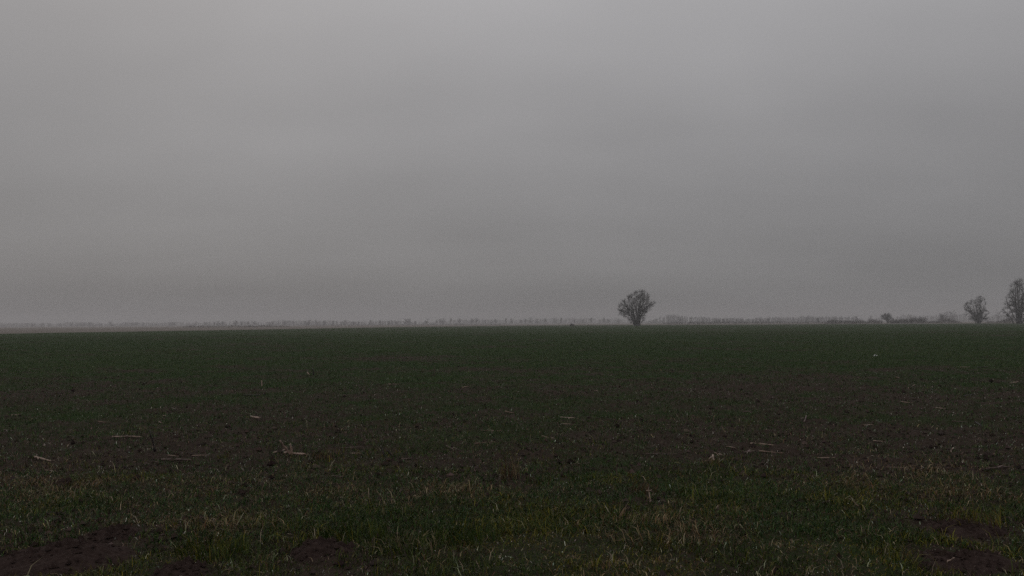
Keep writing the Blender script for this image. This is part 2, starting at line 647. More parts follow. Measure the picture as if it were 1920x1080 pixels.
# ------------------------------------------------------------------ maize stalks, each a thing
# u0, v0, u1, v1 (1920 frame), tone, thickness (m, radius), label
STALKS = [
    (210, 821, 259, 820, 'pale', .013, 'long pale maize stalk lying level on bare soil, brightest at far left'),
    (69, 858, 88, 869, 'pale', .014, 'short thick pale stalk piece slanting down, near the left edge'),
    (87, 881, 103, 887, 'tan', .010, 'yellowish stalk end just below the short thick pale piece'),
    (121, 841, 135, 832, 'tan', .007, 'thin tan splinter rising to the right, left of the long pale stalk'),
    (78, 838, 95, 837, 'brown', .008, 'faint brown stalk bit above the short thick pale piece'),
    (0, 904, 14, 899, 'tan', .008, 'thin tan stalk cut by the left edge of the picture'),
    (8, 803, 20, 815, 'brown', .011, 'brown stalk stub slanting down by the left edge'),
    (95, 810, 104, 818, 'brown', .009, 'reddish stalk stub between the left edge and the long pale stalk'),
    (308, 863, 349, 869, 'brown', .015, 'thick reddish brown stalk below the dark standing stem'),
    (360, 856, 386, 857, 'tan', .010, 'level tan stalk right of the thick reddish brown one'),
    (315, 855, 328, 856, 'pale', .007, 'small pale chip above the thick reddish brown stalk'),
    (507, 851, 538, 839, 'pale', .012, 'thin tan stalk rising to the right into the broken stump'),
    (536, 852, 566, 863, 'pale', .016, 'bright stalk slanting down right, at the foot of the broken stump'),
    (640, 852, 669, 852, 'pale', .011, 'pale level stalk in a dark hollow, right of the broken stump'),
    (637, 841, 686, 841, 'brown', .006, 'long thin brown stalk just behind the pale level one'),
    (752, 863, 769, 862, 'brown', .013, 'reddish curled stalk bit right of the two dark stubs'),
    (702, 856, 712, 852, 'brown', .008, 'short brown bit left of the reddish curled one'),
    (837, 837, 852, 846, 'brown', .014, 'thick red brown stub sloping down, in mid field centre'),
    (890, 837, 920, 830, 'tan', .007, 'thin curved stalk rising right, behind the tall dry weed'),
    (902, 808, 936, 809, 'tan', .008, 'level thin tan stalk up the field from the curved one'),
    (836, 801, 868, 800, 'brown', .008, 'flat ruddy litter stalk left of the level thin tan one'),
    (630, 930, 640, 936, 'tan', .010, 'short pink tan piece alone in the grass above the round molehill'),
    (624, 894, 642, 899, 'brown', .007, 'dull grey brown bit between the round molehill and the soil band'),
    (1050, 784, 1077, 791, 'pale', .012, 'upper pale stalk of the close pair right of centre'),
    (1053, 795, 1072, 797, 'pale', .007, 'lower thin stalk of the close pair right of centre'),
    (1016, 814, 1035, 822, 'tan', .009, 'tan stalk sloping down right, below the close pair'),
    (1074, 872, 1103, 870, 'brown', .008, 'dull level stalk left of the standing forked stem'),
    (1211, 853, 1268, 852, 'brown', .006, 'very thin brown stem lying level left of the split stalk'),
    (1328, 846, 1349, 868, 'pale', .014, 'long half of the split stalk pointing towards the viewer'),
    (1336, 845, 1351, 860, 'tan', .009, 'short half of the split stalk, lying against the long half'),
    (1322, 866, 1334, 865, 'tan', .007, 'curled pale leaf stalk at the foot of the split stalk'),
    (1405, 832, 1448, 837, 'pale', .012, 'long pale stalk of the crossed heap, topmost and level'),
    (1422, 846, 1464, 853, 'tan', .011, 'dark tan stalk lying below the topmost one of the crossed heap'),
    (1362, 838, 1377, 842, 'tan', .010, 'short tan chip left of the crossed heap'),
    (1394, 859, 1414, 846, 'brown', .009, 'brown stalk rising right beneath the crossed heap'),
    (1500, 779, 1521, 796, 'brown', .013, 'rusty brown stalk pointing at the viewer in bare soil'),
    (1620, 804, 1634, 796, 'tan', .011, 'stubby tan stalk rising right in the right field'),
    (1638, 828, 1655, 829, 'pale', .008, 'pale slender bit below the stubby tan stalk'),
    (1527, 857, 1561, 862, 'pale', .007, 'slender grey white stalk right of the crossed heap'),
    (1664, 876, 1721, 880, 'tan', .006, 'longest thin stem, lying level in the right field'),
    (1777, 835, 1794, 845, 'tan', .010, 'tan stalk slanting down on the red soil at right'),
    (1823, 793, 1846, 800, 'dark', .017, 'thick blackish stalk lying near the right edge'),
    (1785, 791, 1808, 792, 'brown', .008, 'thin ruddy stalk beside the thick blackish one'),
    (1846, 880, 1895, 876, 'brown', .007, 'long ruddy stem on red soil near the right edge'),
    (1676, 712, 1692, 709, 'tan', .020, 'thick tan stalk far up the right field'),
    (1800, 690, 1817, 690, 'pale', .012, 'left one of two far thin stalks near the right edge'),
    (1832, 691, 1850, 689, 'dark', .014, 'right dark one of two far stalks near the right edge'),
    (1894, 722, 1908, 716, 'pale', .014, 'far bright stalk rising right by the right edge'),
    (1690, 754, 1706, 756, 'pale', .011, 'bright small stalk below the thick tan far one'),
    (1755, 766, 1769, 768, 'pale', .013, 'pale dab of stalk right of the bright small one'),
    (1806, 744, 1826, 740, 'dark', .012, 'dark far stalk rising right in the right field'),
    (1708, 725, 1718, 721, 'tan', .012, 'tan chip right below the thick tan far stalk'),
    (728, 721, 743, 722, 'pale', .015, 'far pale stalk alone in the green middle left'),
    (866, 729, 878, 726, 'tan', .012, 'far thin tan stalk on bare soil left of centre'),
    (456, 746, 488, 742, 'dark', .014, 'long blackish stalk lying in the far left field'),
    (488, 743, 502, 734, 'dark', .012, 'dark stalk rising right off the end of the long blackish one'),
    (138, 751, 153, 745, 'brown', .016, 'far brown stalk rising right in the left field'),
    (471, 780, 484, 795, 'pale', .021, 'chunky pale stalk pointing at the viewer, left of centre'),
    (465, 789, 478, 790, 'brown', .011, 'brown husk lying against the chunky pale stalk'),
    (184, 793, 198, 794, 'tan', .010, 'small tan stalk above the long pale one'),
    (319, 769, 333, 768, 'brown', .013, 'orange brown husk in the left field'),
    (304, 782, 313, 779, 'pale', .014, 'small pale chunk below the orange brown husk'),
    (21, 780, 32, 779, 'pale', .012, 'pale chip far up the field by the left edge'),
    (295, 791, 305, 795, 'pale', .010, 'pale sliver above the dark standing stem'),
    (947, 772, 962, 776, 'tan', .011, 'tan stalk on brown soil at the field centre'),
    (1112, 729, 1121, 734, 'tan', .012, 'far tan stub slanting down right of centre'),
    (1394, 773, 1408, 775, 'brown', .012, 'brown sliver in the soil band at the right of centre'),
    (1590, 697, 1598, 701, 'tan', .011, 'far small tan bit left of the thick tan far stalk'),
]


def corn_stalk(u0, v0, u1, v1, tone, rad, lab):
    a, b = ground_at(u0, v0), ground_at(u1, v1)
    d = b - a
    if abs(v1 - v0) > 4:                      # a rise in the picture: lies askew, partly propped up on clods
        d.y *= .55
    L = min(max(d.length, .07), 1.9 * math.hypot(u1 - u0, v1 - v0) / F * a.length)
    az = math.atan2(d.y, d.x)
    mid = (a + b) / 2
    T = Tubes()
    n = max(7, int(L / .03))
    t = np.linspace(0, 1, n)
    x = (t - .5) * L
    bend = rng.normal(0, .035) * L
    y = bend * (1 - (2 * t - 1) ** 2) + rng.normal(0, .0012, n)
    ca, sa = math.cos(az), math.sin(az)
    gx, gy = mid.x + x * ca, mid.y + x * sa
    g = gh(gx, gy)
    line = np.polyval(np.polyfit(t, g, 1), t)
    z = line + max(0, (g - line).max() * .8) + rad * .75 - mid.z
    rk = rad * (1.06 - .3 * t) * (1 + .09 * rng.normal(0, 1, n))
    for node in np.arange(rng.uniform(.05, .2), 1, max(.12, .13 / L)):
        rk = rk * (1 + .28 * np.exp(-((t - node) / .022) ** 2))
    rk = rk * .8
    T.add(np.stack([x, y, z], -1), rk, 7, cap=True)
    # split fibres at the broken end
    for k in range(3):
        e = np.array([x[-1], y[-1], z[-1]])
        dirn = np.array([1, rng.normal(0, .35), rng.uniform(-.05, .3)])
        ln = rng.uniform(.02, .06)
        T.add([e - dirn * .01, e + dirn * ln * .6, e + dirn * ln], [rad * .45, rad * .3, rad * .08], 4, cap=True)
    o = link('corn_stalk', T.mesh('corn_stalk', M_stalk[tone], smooth=True), loc=mid, rz=az)
    tag(o, lab, 'maize stalk', 'maize stalk pieces lying on the field')
    if L > .22 and rng.random() < .8:          # dried leaf sheath peeling off the stalk
        S = Tubes()
        q0 = rng.uniform(.2, .6) * L - .5 * L
        m = 7
        s = np.linspace(0, 1, m)
        ll = rng.uniform(.10, .2)
        sg = rng.choice([-1, 1])
        pts = np.stack([q0 + s * ll, sg * (rad + s ** 1.5 * rng.uniform(.02, .06)), np.interp(q0, x, z) + rad * .6 - s * rad * .9 + .012 * np.sin(s * 3)], -1)
        S.strip(pts, (.25, .97, 0), .012 * (1 - s) ** .6 + .002)
        link('leaf_sheath', S.mesh('leaf_sheath', M_stalk['tan' if tone == 'pale' else tone]), parent=o)
    return o


for s in STALKS:
    corn_stalk(*s)


# standing stems: base pixel, top pixel
def standing(name, cat, parts, lab, group=None):
    base = ground_at(*parts[0][0])
    o = None
    T = Tubes()
    D = base.y
    for (b, t_, rad) in parts:
        p = at_depth(b[0], b[1], D) - base
        q = at_depth(t_[0], t_[1], D) - base
        n = 7
        s = np.linspace(0, 1, n)[:, None]
        P0, P1 = np.array(p), np.array(q)
        P0[1] += rng.normal(0, .01)
        P1[1] += rng.normal(0, .04)
        pts = P0 + (P1 - P0) * s + rng.normal(0, .003, (n, 3))
        rk = rad * np.linspace(1.1, .75, n) * (1 + .1 * rng.normal(0, 1, n))
        rk[n // 2] *= 1.25
        T.add(pts, rk, 6, cap=True)
    return T, base


def standing_thing(name, cat, parts, tone, lab, group=None):
    T, base = standing(name, cat, parts, lab, group)
    return tag(link(name, T.mesh(name, M_stalk[tone]), loc=base), lab, cat, group)


SG = 'stems still standing in the field'
standing_thing('dead_stem', 'stem', [((291, 847), (284, 806), .009), ((290, 846), (289, 824), .006)], 'dark', 'dark dead stem standing upright in the left field', SG)
standing_thing('corn_stump', 'stump', [((547, 855), (525, 825), .015), ((549, 854), (541, 833), .014), ((545, 853), (532, 838), .011), ((548, 854), (547, 836), .009)],
               'tan', 'splintered red brown maize stump between two lying stalks', SG)
standing_thing('corn_stump', 'stump', [((722, 857), (715, 843), .012)], 'dark', 'left one of two short dark stubs in mid field', SG)
standing_thing('corn_stump', 'stump', [((735, 857), (728, 843), .012)], 'dark', 'right one of two short dark stubs in mid field', SG)
standing_thing('corn_stump', 'stump', [((588, 703), (587, 691), .022)], 'dark', 'far black stub standing in the green field', SG)
standing_thing('corn_stump', 'stump', [((580, 703), (575, 698), .018)], 'pale', 'pale stub end beside the far black stub', SG)
standing_thing('dead_stem', 'stem', [((491, 725), (490, 714), .014)], 'pale', 'pale upright stem above the long blackish stalk', SG)
standing_thing('dead_stem', 'stem', [((1219, 942), (1218, 923), .006), ((1213, 921), (1222, 920), .0035), ((1216, 922), (1215, 914), .003)], 'pale', 'pale forked stem standing in a dark grass hollow', SG)
standing_thing('dead_stem', 'stem', [((1612, 950), (1596, 936), .004), ((1602, 941), (1594, 930), .003)], 'tan', 'thin bent stem leaning over in the right grass', SG)
standing_thing('dead_stem', 'stem', [((1768, 1060), (1787, 1042), .005)], 'pale', 'bleached stem leaning right at the bottom right', SG)
standing_thing('dead_stem', 'stem', [((814, 704), (815, 688), .010)], 'brown', 'far slender brown stem left of the field centre', SG)

# white scrap far in the right field
p = ground_at(1641, 668)
T = Tubes()
s = np.linspace(-1, 1, 7)
T.strip(np.stack([s * .09, .02 * np.sin(s * 4), .045 + .03 * np.cos(s * 5)], -1), (.15, .9, .35), .035 * (1.1 - s ** 2 * .6))
tag(link('paper_scrap', T.mesh('paper_scrap', M_white), loc=p), 'small white crumpled scrap lying far out in the right field', 'litter')


# weeds and tussocks one can point to
def tuft(u, v, n, L, spread, cols, probs, lab, name='grass_tussock', cat='tussock', up=.75, W=(.003, .006), group='tussocks standing out of the field'):
    b = ground_at(u, v)
    th = rng.uniform(0, 6.283, n)
    rr = spread * np.sqrt(rng.random(n))
    x, y = rr * np.cos(th), rr * np.sin(th)
    P = np.stack([x, y, gh(b.x + x, b.y + y) - b.z - .01], -1)
    V, f, Tt = blades(P, rng.uniform(.5, 1.1, n) * L, rng.uniform(W[0], W[1], n), th + rng.normal(0, .8, n),
                      np.clip(np.abs(rng.normal(up, .3, n)), .03, 1.4), rng.uniform(0, math.pi, n), palette(n, cols, probs))
    tag(link(name, np_mesh(name, V, f, M_grass, Tt), loc=b), lab, cat, group)


DRYC = [G_BRN, G_DRY, (.05, .033, .025)]
GRN = [G_DEEP, G_MID, G_YEL]
tuft(957, 896, 90, .26, .10, DRYC, [.5, .2, .3], 'tall dry brown weed tuft in the middle of the field margin', 'dry_weed', 'weed', .25)
tuft(1208, 922, 120, .13, .13, DRYC, [.5, .05, .45], 'dark brown weed tuft around the pale forked stem', 'dry_weed', 'weed', .5)
tuft(608, 860, 120, .15, .16, DRYC, [.6, .1, .3], 'low rusty weed tuft right of the splintered stump', 'dry_weed', 'weed', .6)
tuft(1335, 872, 70, .12, .12, DRYC, [.6, .15, .25], 'small ruddy weed tuft at the foot of the split stalk', 'dry_weed', 'weed', .6)
tuft(1010, 905, 120, .12, .15, [G_DEEP, G_MID, G_BRN], [.5, .3, .2], 'dark grass tussock right beside the tall dry weed')
tuft(665, 1010, 420, .17, .24, GRN, [.6, .3, .1], 'deep green grass tussock right behind the round molehill')
tuft(865, 1012, 460, .17, .30, GRN, [.6, .3, .1], 'broad deep green grass tussock left of the dry straw patch')
tuft(400, 1035, 420, .17, .24, GRN, [.4, .4, .2], 'lush green tussock between the round and bottom edge molehills')
tuft(765, 1020, 420, .15, .28, [G_MID, G_DRY, G_DEEP], [.4, .2, .4], 'straw streaked tussock between the two deep green ones')
tuft(1820, 985, 180, .20, .24, [G_YEL, G_MID, G_BRN], [.4, .3, .3], 'yellowing grass tussock on the right above the flat molehill')
tuft(1190, 990, 380, .17, .50, [G_DRY, G_BRN, G_MID], [.45, .45, .1], 'flattened patch of dry orange straw in the front grass', 'straw_patch', 'straw', 1.15)
tuft(421, 860, 50, .10, .08, [G_YEL, G_MID, G_DEEP], [.5, .4, .1], 'bright little green tuft right of the level tan stalk')
tuft(1105, 900, 130, .14, .2, GRN, [.5, .4, .1], 'green tussock between the dark tussock and the forked stem')


# ------------------------------------------------------------------ bare trees
def envelope(levels, base_v, cu, S):
    """levels: (v, u0, u1) in pixels; returns f(z)->(centre x, half width) in metres from the foot"""
    lv = sorted([((base_v - v) * S, ((u0 + u1) / 2 - cu) * S, (u1 - u0) / 2 * S) for v, u0, u1 in levels])
    Z = np.array([l[0] for l in lv])
    C = np.array([l[1] for l in lv])
    H = np.array([l[2] for l in lv])
    return lambda z: (np.interp(z, Z, C), np.interp(z, Z, H, left=H[0] * .6, right=0.0))


def bare_tree(name, label, cu, base_v, D, levels, limbs, seed, counts=(13, 9, 6), lens=(.34, .5, .55), tw=.022, up=.25, group=None, droop=0.0, low=.22, auto=0, fill=0):
    rg = np.random.default_rng(seed)
    foot = at_depth(cu, base_v, D)
    foot.z = 0
    S = D / F
    env = envelope(levels, base_v, cu, S)
    H = max((base_v - v) for v, _, _ in levels) * S
    trunk, crown = Tubes(), Tubes()

    def inside(p):
        c, h = env(p[2])
        return h > 0 and ((p[0] - c) / (h + .01)) ** 2 + (p[1] / (h + .01)) ** 2 < rg.uniform(.82, 1.12) and p[2] > .2

    def grow(p, d, L, r, depth):
        n = 5
        pts = [p.copy()]
        dd = d.copy()
        for k in range(n):
            dd = dd + rg.normal(0, .16, 3) + np.array([0, 0, (up - droop * (depth >= 2)) * .4])
            dd /= np.linalg.norm(dd)
            q = pts[-1] + dd * L / n
            if depth < 3 and not inside(q):
                if k == 0:
                    return
                break
            pts.append(q)
        if len(pts) < 2:
            return
        pts = np.array(pts)
        rad = np.linspace(r, r * .5, len(pts))
        (trunk if depth == 0 else crown).add(pts, rad, 5 if depth == 0 else 3)
        spawn(pts, r * .62, L, depth + 1)

    def spawn(pts, r, L, depth, low=.25):
        if depth > 3:
            return
        m = counts[depth - 1]
        seg = np.linspace(0, len(pts) - 1.001, 50)
        for k in range(m):
            f = rg.uniform(low if depth == 1 else .12, 1) * (len(pts) - 1.001)
            i = int(f)
            p = pts[i] + (pts[i + 1] - pts[i]) * (f - i)
            ax = pts[i + 1] - pts[i]
            ax = ax / (np.linalg.norm(ax) + 1e-9)
            rd = rg.normal(0, 1, 3)
            rd -= ax * rd.dot(ax)
            rd /= np.linalg.norm(rd) + 1e-9
            an = rg.uniform(.45, 1.0)
            d = ax * math.cos(an) + rd * math.sin(an)
            c, h = env(p[2])
            out = np.array([p[0] - c, p[1], 0])
            d = d + .25 * out / (np.linalg.norm(out) + .5)
            grow(p, d / np.linalg.norm(d), L * lens[depth - 1] * rg.uniform(.7, 1.35), max(r * rg.uniform(.6, 1), tw * (1.5 if depth == 1 else 1.0 if depth == 2 else .75)), depth)

    vtop = min(v for v, _, _ in levels)
    limbs = list(limbs)
    vc = base_v - (base_v - vtop) * .46
    for k in range(auto):                       # further limbs fanned out evenly through the crown
        an = R(-118 + 236 * (k + .5) / auto) + rg.normal(0, .08)
        rho = 0.0
        while rho < 300:
            uu, v = cu + math.sin(an) * rho, vc - math.cos(an) * rho
            c, h = env((base_v - v) * S)
            if abs((uu - cu) * S - c) > h or h <= 0 or v > base_v - 2:
                break
            rho += .25
        rho *= (.93, .6, .8)[k % 3] * rg.uniform(.92, 1.02)
        uu, v = cu + math.sin(an) * rho, vc - math.cos(an) * rho
        b0 = cu + (uu - cu) * .06
        limbs.append(([(b0, base_v), (b0 + (uu - b0) * .2, base_v + (vc - base_v) * .55), (b0 + (uu - b0) * .58, base_v + (v - base_v) * .72 if v < vc else vc + (v - vc) * .3), (uu, v)],
                      rg.uniform(.12, .22), rg.uniform(-1, 1) * (h + .3) / S * .8))
    joints = []
    for (pl, r0, dep) in limbs:
        P = np.array([[(u - cu) * S, 0, (base_v - v) * S] for u, v in pl])
        m = len(P)
        ydir = dep * S
        P[:, 1] = np.linspace(0, 1, m) ** 1.2 * ydir
        t = np.linspace(0, m - 1, m * 4)
        pts = np.stack([np.interp(t, np.arange(m), P[:, k]) for k in range(3)], -1)
        pts += np.cumsum(rg.normal(0, .04 * H / 14, pts.shape), axis=0) * np.linspace(0, 1, len(pts))[:, None]
        trunk.add(pts, np.linspace(r0, r0 * .22, len(pts)), 7)
        L = np.linalg.norm(np.diff(pts, axis=0), axis=1).sum()
        spawn(pts, r0 * .35, L, 1, low)
        joints.append(pts[len(pts) // 4:])
    # fine branchlets that fill the rest of the crown, each growing out of the nearest limb below it
    J = np.concatenate(joints)
    zlo, zhi = .1 * H, H
    done = 0
    while done < fill:
        z = rg.uniform(zlo, zhi)
        c, h = env(z)
        rr = h * rg.random() ** .42 * 1.02
        an = rg.uniform(0, 6.283)
        q = np.array([c + rr * math.cos(an), rr * math.sin(an), z])
        if h <= 0 or rg.random() > h / (.42 * H):
            continue
        done += 1
        dd = np.linalg.norm(J - q, axis=1) + 1.2 * np.maximum(0, J[:, 2] - q[2] + .03 * H)
        p = J[int(np.argmin(dd))]
        m = p + (q - p) * .5 + rg.normal(0, .05, 3) * np.linalg.norm(q - p)
        crown.add([p, m, q], [tw * 1.5, tw * 1.15, tw * .7], 3)
        out = (q - np.array([c, 0, H * .4]))
        out /= np.linalg.norm(out) + 1e-6
        for k in range(9):
            f = rg.uniform(.3, 1)
            b0 = (p + (m - p) * f * 2) if f < .5 else (m + (q - m) * (f * 2 - 1))
            d = rg.normal(0, .7, 3) + out * .8
            d /= np.linalg.norm(d)
            crown.add([b0, b0 + d * H * rg.uniform(.03, .085)], [tw * .75, tw * .4], 3)
    o = bpy.data.objects.new(name, None)
    COL.objects.link(o)
    o.location = foot
    o.empty_display_size = 1
    tag(o, label, 'tree', group)
    link('trunk', trunk.mesh('trunk', M_bark), parent=o)
    link('crown', crown.mesh('crown', M_twig), parent=o)
    return o


bare_tree('willow_tree', 'large lone bare tree with several stems and a round crown, standing in the crop field', 1193.5, 611.5, 440,
          [(544, 1203, 1205), (547, 1192, 1213), (551, 1184, 1218), (556, 1175, 1222), (561, 1169, 1225), (566, 1164, 1229), (571, 1161, 1229), (576, 1159, 1227),
           (581, 1159, 1221), (586, 1160, 1213), (591, 1163, 1211), (596, 1174, 1211), (601, 1177, 1209), (606, 1181, 1202), (611, 1188, 1200)],
          [([(1190, 612), (1187, 603), (1181, 591), (1175, 578), (1171, 566)], .42, 6),
           ([(1191, 612), (1184, 598), (1177, 587), (1169, 584), (1163, 583)], .30, -10),
           ([(1195, 612), (1196, 598), (1194, 582), (1189, 566), (1185, 555)], .45, 12),
           ([(1196, 612), (1197, 596), (1198, 576), (1201, 560), (1204, 547)], .42, -8),
           ([(1198, 612), (1199, 596), (1203, 580), (1208, 565), (1213, 552)], .45, 8),
           ([(1198, 611), (1202, 594), (1208, 580), (1218, 572), (1227, 567)], .32, -6),
           ([(1193, 612), (1190, 596), (1185, 582), (1178, 570), (1176, 560)], .32, -18),
           ([(1196, 612), (1198, 594), (1201, 578), (1204, 566), (1206, 554)], .30, 20),
           ([(1196, 612), (1194, 595), (1192, 580), (1195, 566), (1197, 552)], .30, -22),
           ([(1192, 606), (1184, 590), (1174, 579), (1166, 579), (1162, 586)], .17, 6),
           ([(1191, 604), (1182, 588), (1173, 582), (1167, 585), (1165, 592)], .15, -9),
           ([(1192, 600), (1183, 584), (1172, 573), (1165, 572), (1160, 578)], .16, 14),
           ([(1199, 600), (1208, 590), (1215, 584), (1221, 580)], .14, 9),
           ([(1192, 612), (1187, 607), (1182, 602), (1179, 594)], .12, 8),
           ([(1198, 612), (1202, 606), (1206, 600), (1209, 592)], .12, -8)],
          5, counts=(6, 5, 4), lens=(.15, .5, .55), low=.4, auto=24, fill=420, tw=.030, up=.22)

bare_tree('bushy_tree', 'medium bare tree bushy down to the ground, left of the tallest right edge tree', 1834, 606.3, 520,
          [(553, 1840, 1843), (557, 1834, 1846), (562, 1824, 1848), (567, 1813, 1848), (574, 1810, 1847), (582, 1811, 1850), (590, 1814, 1856), (598, 1818, 1856), (605, 1821, 1852)],
          [([(1830, 606), (1826, 594), (1820, 580), (1816, 567)], .3, 8),
           ([(1833, 606), (1832, 590), (1829, 575), (1828, 562)], .35, -8),
           ([(1836, 606), (1838, 590), (1840, 572), (1842, 556)], .38, 5),
           ([(1838, 606), (1844, 596), (1850, 588), (1855, 586)], .25, -6),
           ([(1838, 606), (1842, 593), (1845, 578), (1846, 566)], .28, 14),
           ([(1832, 606), (1829, 598), (1824, 592), (1820, 586)], .2, -14),
           ([(1835, 606), (1840, 600), (1846, 597), (1852, 598)], .2, 10)],
          9, counts=(7, 5, 4), lens=(.16, .5, .5), low=.08, auto=18, fill=330, tw=.028, up=.3)

bare_tree('poplar_tree', 'tallest bare tree, cut by the right edge of the picture', 1911, 606.0, 440,
          [(522, 1909, 1916), (528, 1902, 1924), (538, 1897, 1930), (548, 1893, 1934), (558, 1894, 1938), (568, 1888, 1941), (578, 1882, 1943), (588, 1883, 1943), (597, 1888, 1938), (604, 1897, 1926)],
          [([(1900, 606), (1898, 596), (1893, 586), (1886, 578)], .30, 8),
           ([(1907, 606), (1906, 585), (1904, 560), (1902, 536)], .45, -6),
           ([(1911, 606), (1912, 580), (1912, 550), (1912, 525)], .55, 5),
           ([(1914, 606), (1918, 585), (1922, 560), (1924, 535)], .42, 10),
           ([(1914, 606), (1922, 594), (1932, 580), (1940, 572)], .3, -8),
           ([(1908, 606), (1902, 590), (1896, 570), (1893, 556)], .3, 14),
           ([(1916, 606), (1924, 588), (1930, 566), (1933, 550)], .3, -14)],
          13, counts=(8, 5, 4), lens=(.15, .5, .5), low=.3, auto=18, fill=380, tw=.030, up=.1)

bare_tree('round_tree', 'small round crowned bare tree rising out of the scrub on the right', 1664, 604.2, 640,
          [(586, 1660, 1667), (588, 1656, 1670), (592, 1653, 1672), (596, 1654, 1675), (599, 1657, 1674), (602, 1660, 1669)],
          [([(1664, 604), (1662, 598), (1658, 592), (1656, 589)], .22, 3),
           ([(1664, 604), (1664, 597), (1664, 591), (1664, 587)], .26, -3),
           ([(1664, 604), (1666, 598), (1669, 593), (1671, 591)], .2, 4)],
          21, auto=6, counts=(7, 5, 4), low=.3, lens=(.45, .6, .6), tw=.045, up=.2)

bare_tree('forked_tree', 'small forked bare tree above the scrub, left of the bushy tree', 1772, 605.0, 700,
          [(586, 1770, 1777), (590, 1766, 1779), (595, 1765, 1777), (600, 1766, 1778), (604, 1765, 1778)],
          [([(1771, 605), (1770, 598), (1768, 592)], .16, 2), ([(1772, 605), (1773, 597), (1775, 588)], .2, -2)],
          23, counts=(8, 6, 5), lens=(.4, .6, .6), tw=.03, up=.3)


# ------------------------------------------------------------------ scrub hedges
def scrub(name, label, u0, u1, vb, D, prof, dens, seed, mat, cat='hedge', group=None, depth=6.0, tw=.05):
    rg = np.random.default_rng(seed)
    a, b = at_depth(u0, vb, D), at_depth(u1, vb, D)
    L = b.x - a.x
    S = D / F
    T = Tubes()
    n = int(L * dens)
    us = np.array([p_[0] for p_ in prof], float)
    hs = np.array([p_[1] for p_ in prof], float) * S
    for k in range(n):
        x = rg.uniform(0, L)
        y = rg.normal(0, depth * .35)
        h = np.interp(u0 + x / S, us, hs) * rg.uniform(.55, 1.12) * (.7 + .6 * vn(x, 0, 3.4, seed))
        lx, ly = rg.normal(0, .3) * h, rg.normal(0, .3) * h
        p0 = np.array([x, y, 0.02])
        p1 = p0 + [lx * .4, ly * .4, h * .55]
        p2 = p0 + [lx, ly, h]
        T.add([p0, p1, p2], [tw, tw * .8, tw * .3], 3)
        for j in range(5):
            f = rg.uniform(.3, .95)
            q = p0 + (p2 - p0) * f
            d = rg.normal(0, 1, 3)
            d[2] = abs(d[2]) * .8 + .2
            d /= np.linalg.norm(d)
            T.add([q, q + d * h * .32], [tw * .7, tw * .25], 3)
    o = link(name, T.mesh(name, mat), loc=(a.x, D, 0))
    tag(o, label, cat, group)


HG = 'low scrub along the far edge of the field'
scrub('scrub_hedge', 'low brown scrub left of the small round tree', 1546, 1654, 605, 610, [(1546, 3), (1556, 8), (1578, 7), (1590, 5), (1600, 6.5), (1620, 5), (1640, 7), (1654, 6)], 14, 31, M_scrub, group=HG)
scrub('scrub_hedge', 'dark thick scrub right of the small round tree', 1668, 1736, 605, 600, [(1668, 6), (1685, 8), (1700, 9), (1710, 11), (1722, 9), (1733, 11), (1736, 7)], 22, 32, M_scrub, group=HG)
scrub('scrub_hedge', 'low ragged scrub below the small forked tree', 1737, 1800, 605, 640, [(1737, 4), (1755, 5), (1766, 9), (1778, 8), (1790, 4), (1800, 3)], 14, 33, M_scrub, group=HG)
scrub('scrub_hedge', 'low ruddy scrub between the bushy tree and the tallest tree', 1850, 1900, 605, 620, [(1850, 5), (1862, 4), (1878, 5), (1890, 7), (1900, 6)], 14, 34, M_scrub, group=HG)
scrub('scrub_hedge', 'thin dark scrub line below the young tree row', 1243, 1545, 605.5, 760, [(1243, 3), (1300, 4), (1340, 5), (1380, 5), (1420, 4.5), (1470, 4), (1545, 3)], 7, 35, M_scrub, group=HG)
scrub('scrub_hedge', 'long dark reddish scrub line between pale field and haze on the left', 345, 545, 613.5, 640, [(345, 2), (365, 3.5), (400, 3), (430, 4), (450, 2.5), (500, 3.5), (530, 3), (545, 1.5)], 7, 36, M_scrub, group=HG)
scrub('scrub_hedge', 'faint low scrub line on the far field left of centre', 560, 940, 610, 900, [(560, 2), (640, 3), (760, 2.5), (860, 3), (940, 2)], 3, 37, M_scrub, group=HG)

# dark heap on the field edge left of the lone tree
rg = np.random.default_rng(3)
hp = at_depth(1072.5, 608.6, 520)
S = 520 / F
nr, na = 14, 40
th = np.linspace(0, 2 * math.pi, na, endpoint=False)
rr_ = np.linspace(0.01, 1.1, nr)
Rm, Tm = np.meshgrid(rr_, th, indexing='ij')
x = Rm * np.cos(Tm) * 5.6 * S
y = Rm * np.sin(Tm) * 5.0 * S
z = 3.9 * S * np.clip(1 - Rm ** 2.2, -.05, 1) * (1 + .5 * (fbm(x, y, .9, 2, 44) - .5)) * (1 + .12 * x / (5 * S))
V = np.stack([x, y, z], -1).reshape(-1, 3)
a_ = np.arange(nr - 1)[:, None] * na
j = np.arange(na)[None, :]
jn = (j + 1) % na
q = np.stack([a_ + j, a_ + na + j, a_ + na + jn, a_ + jn], -1).reshape(-1, 4)
t3 = np.array([[0, k, k + 1] for k in range(1, na - 1)])
tag(link('earth_heap', np_mesh('earth_heap', V, [q, t3], M_heap), loc=(hp.x, hp.y, 0)), 'small dark heap on the far field edge left of the lone tree', 'heap')


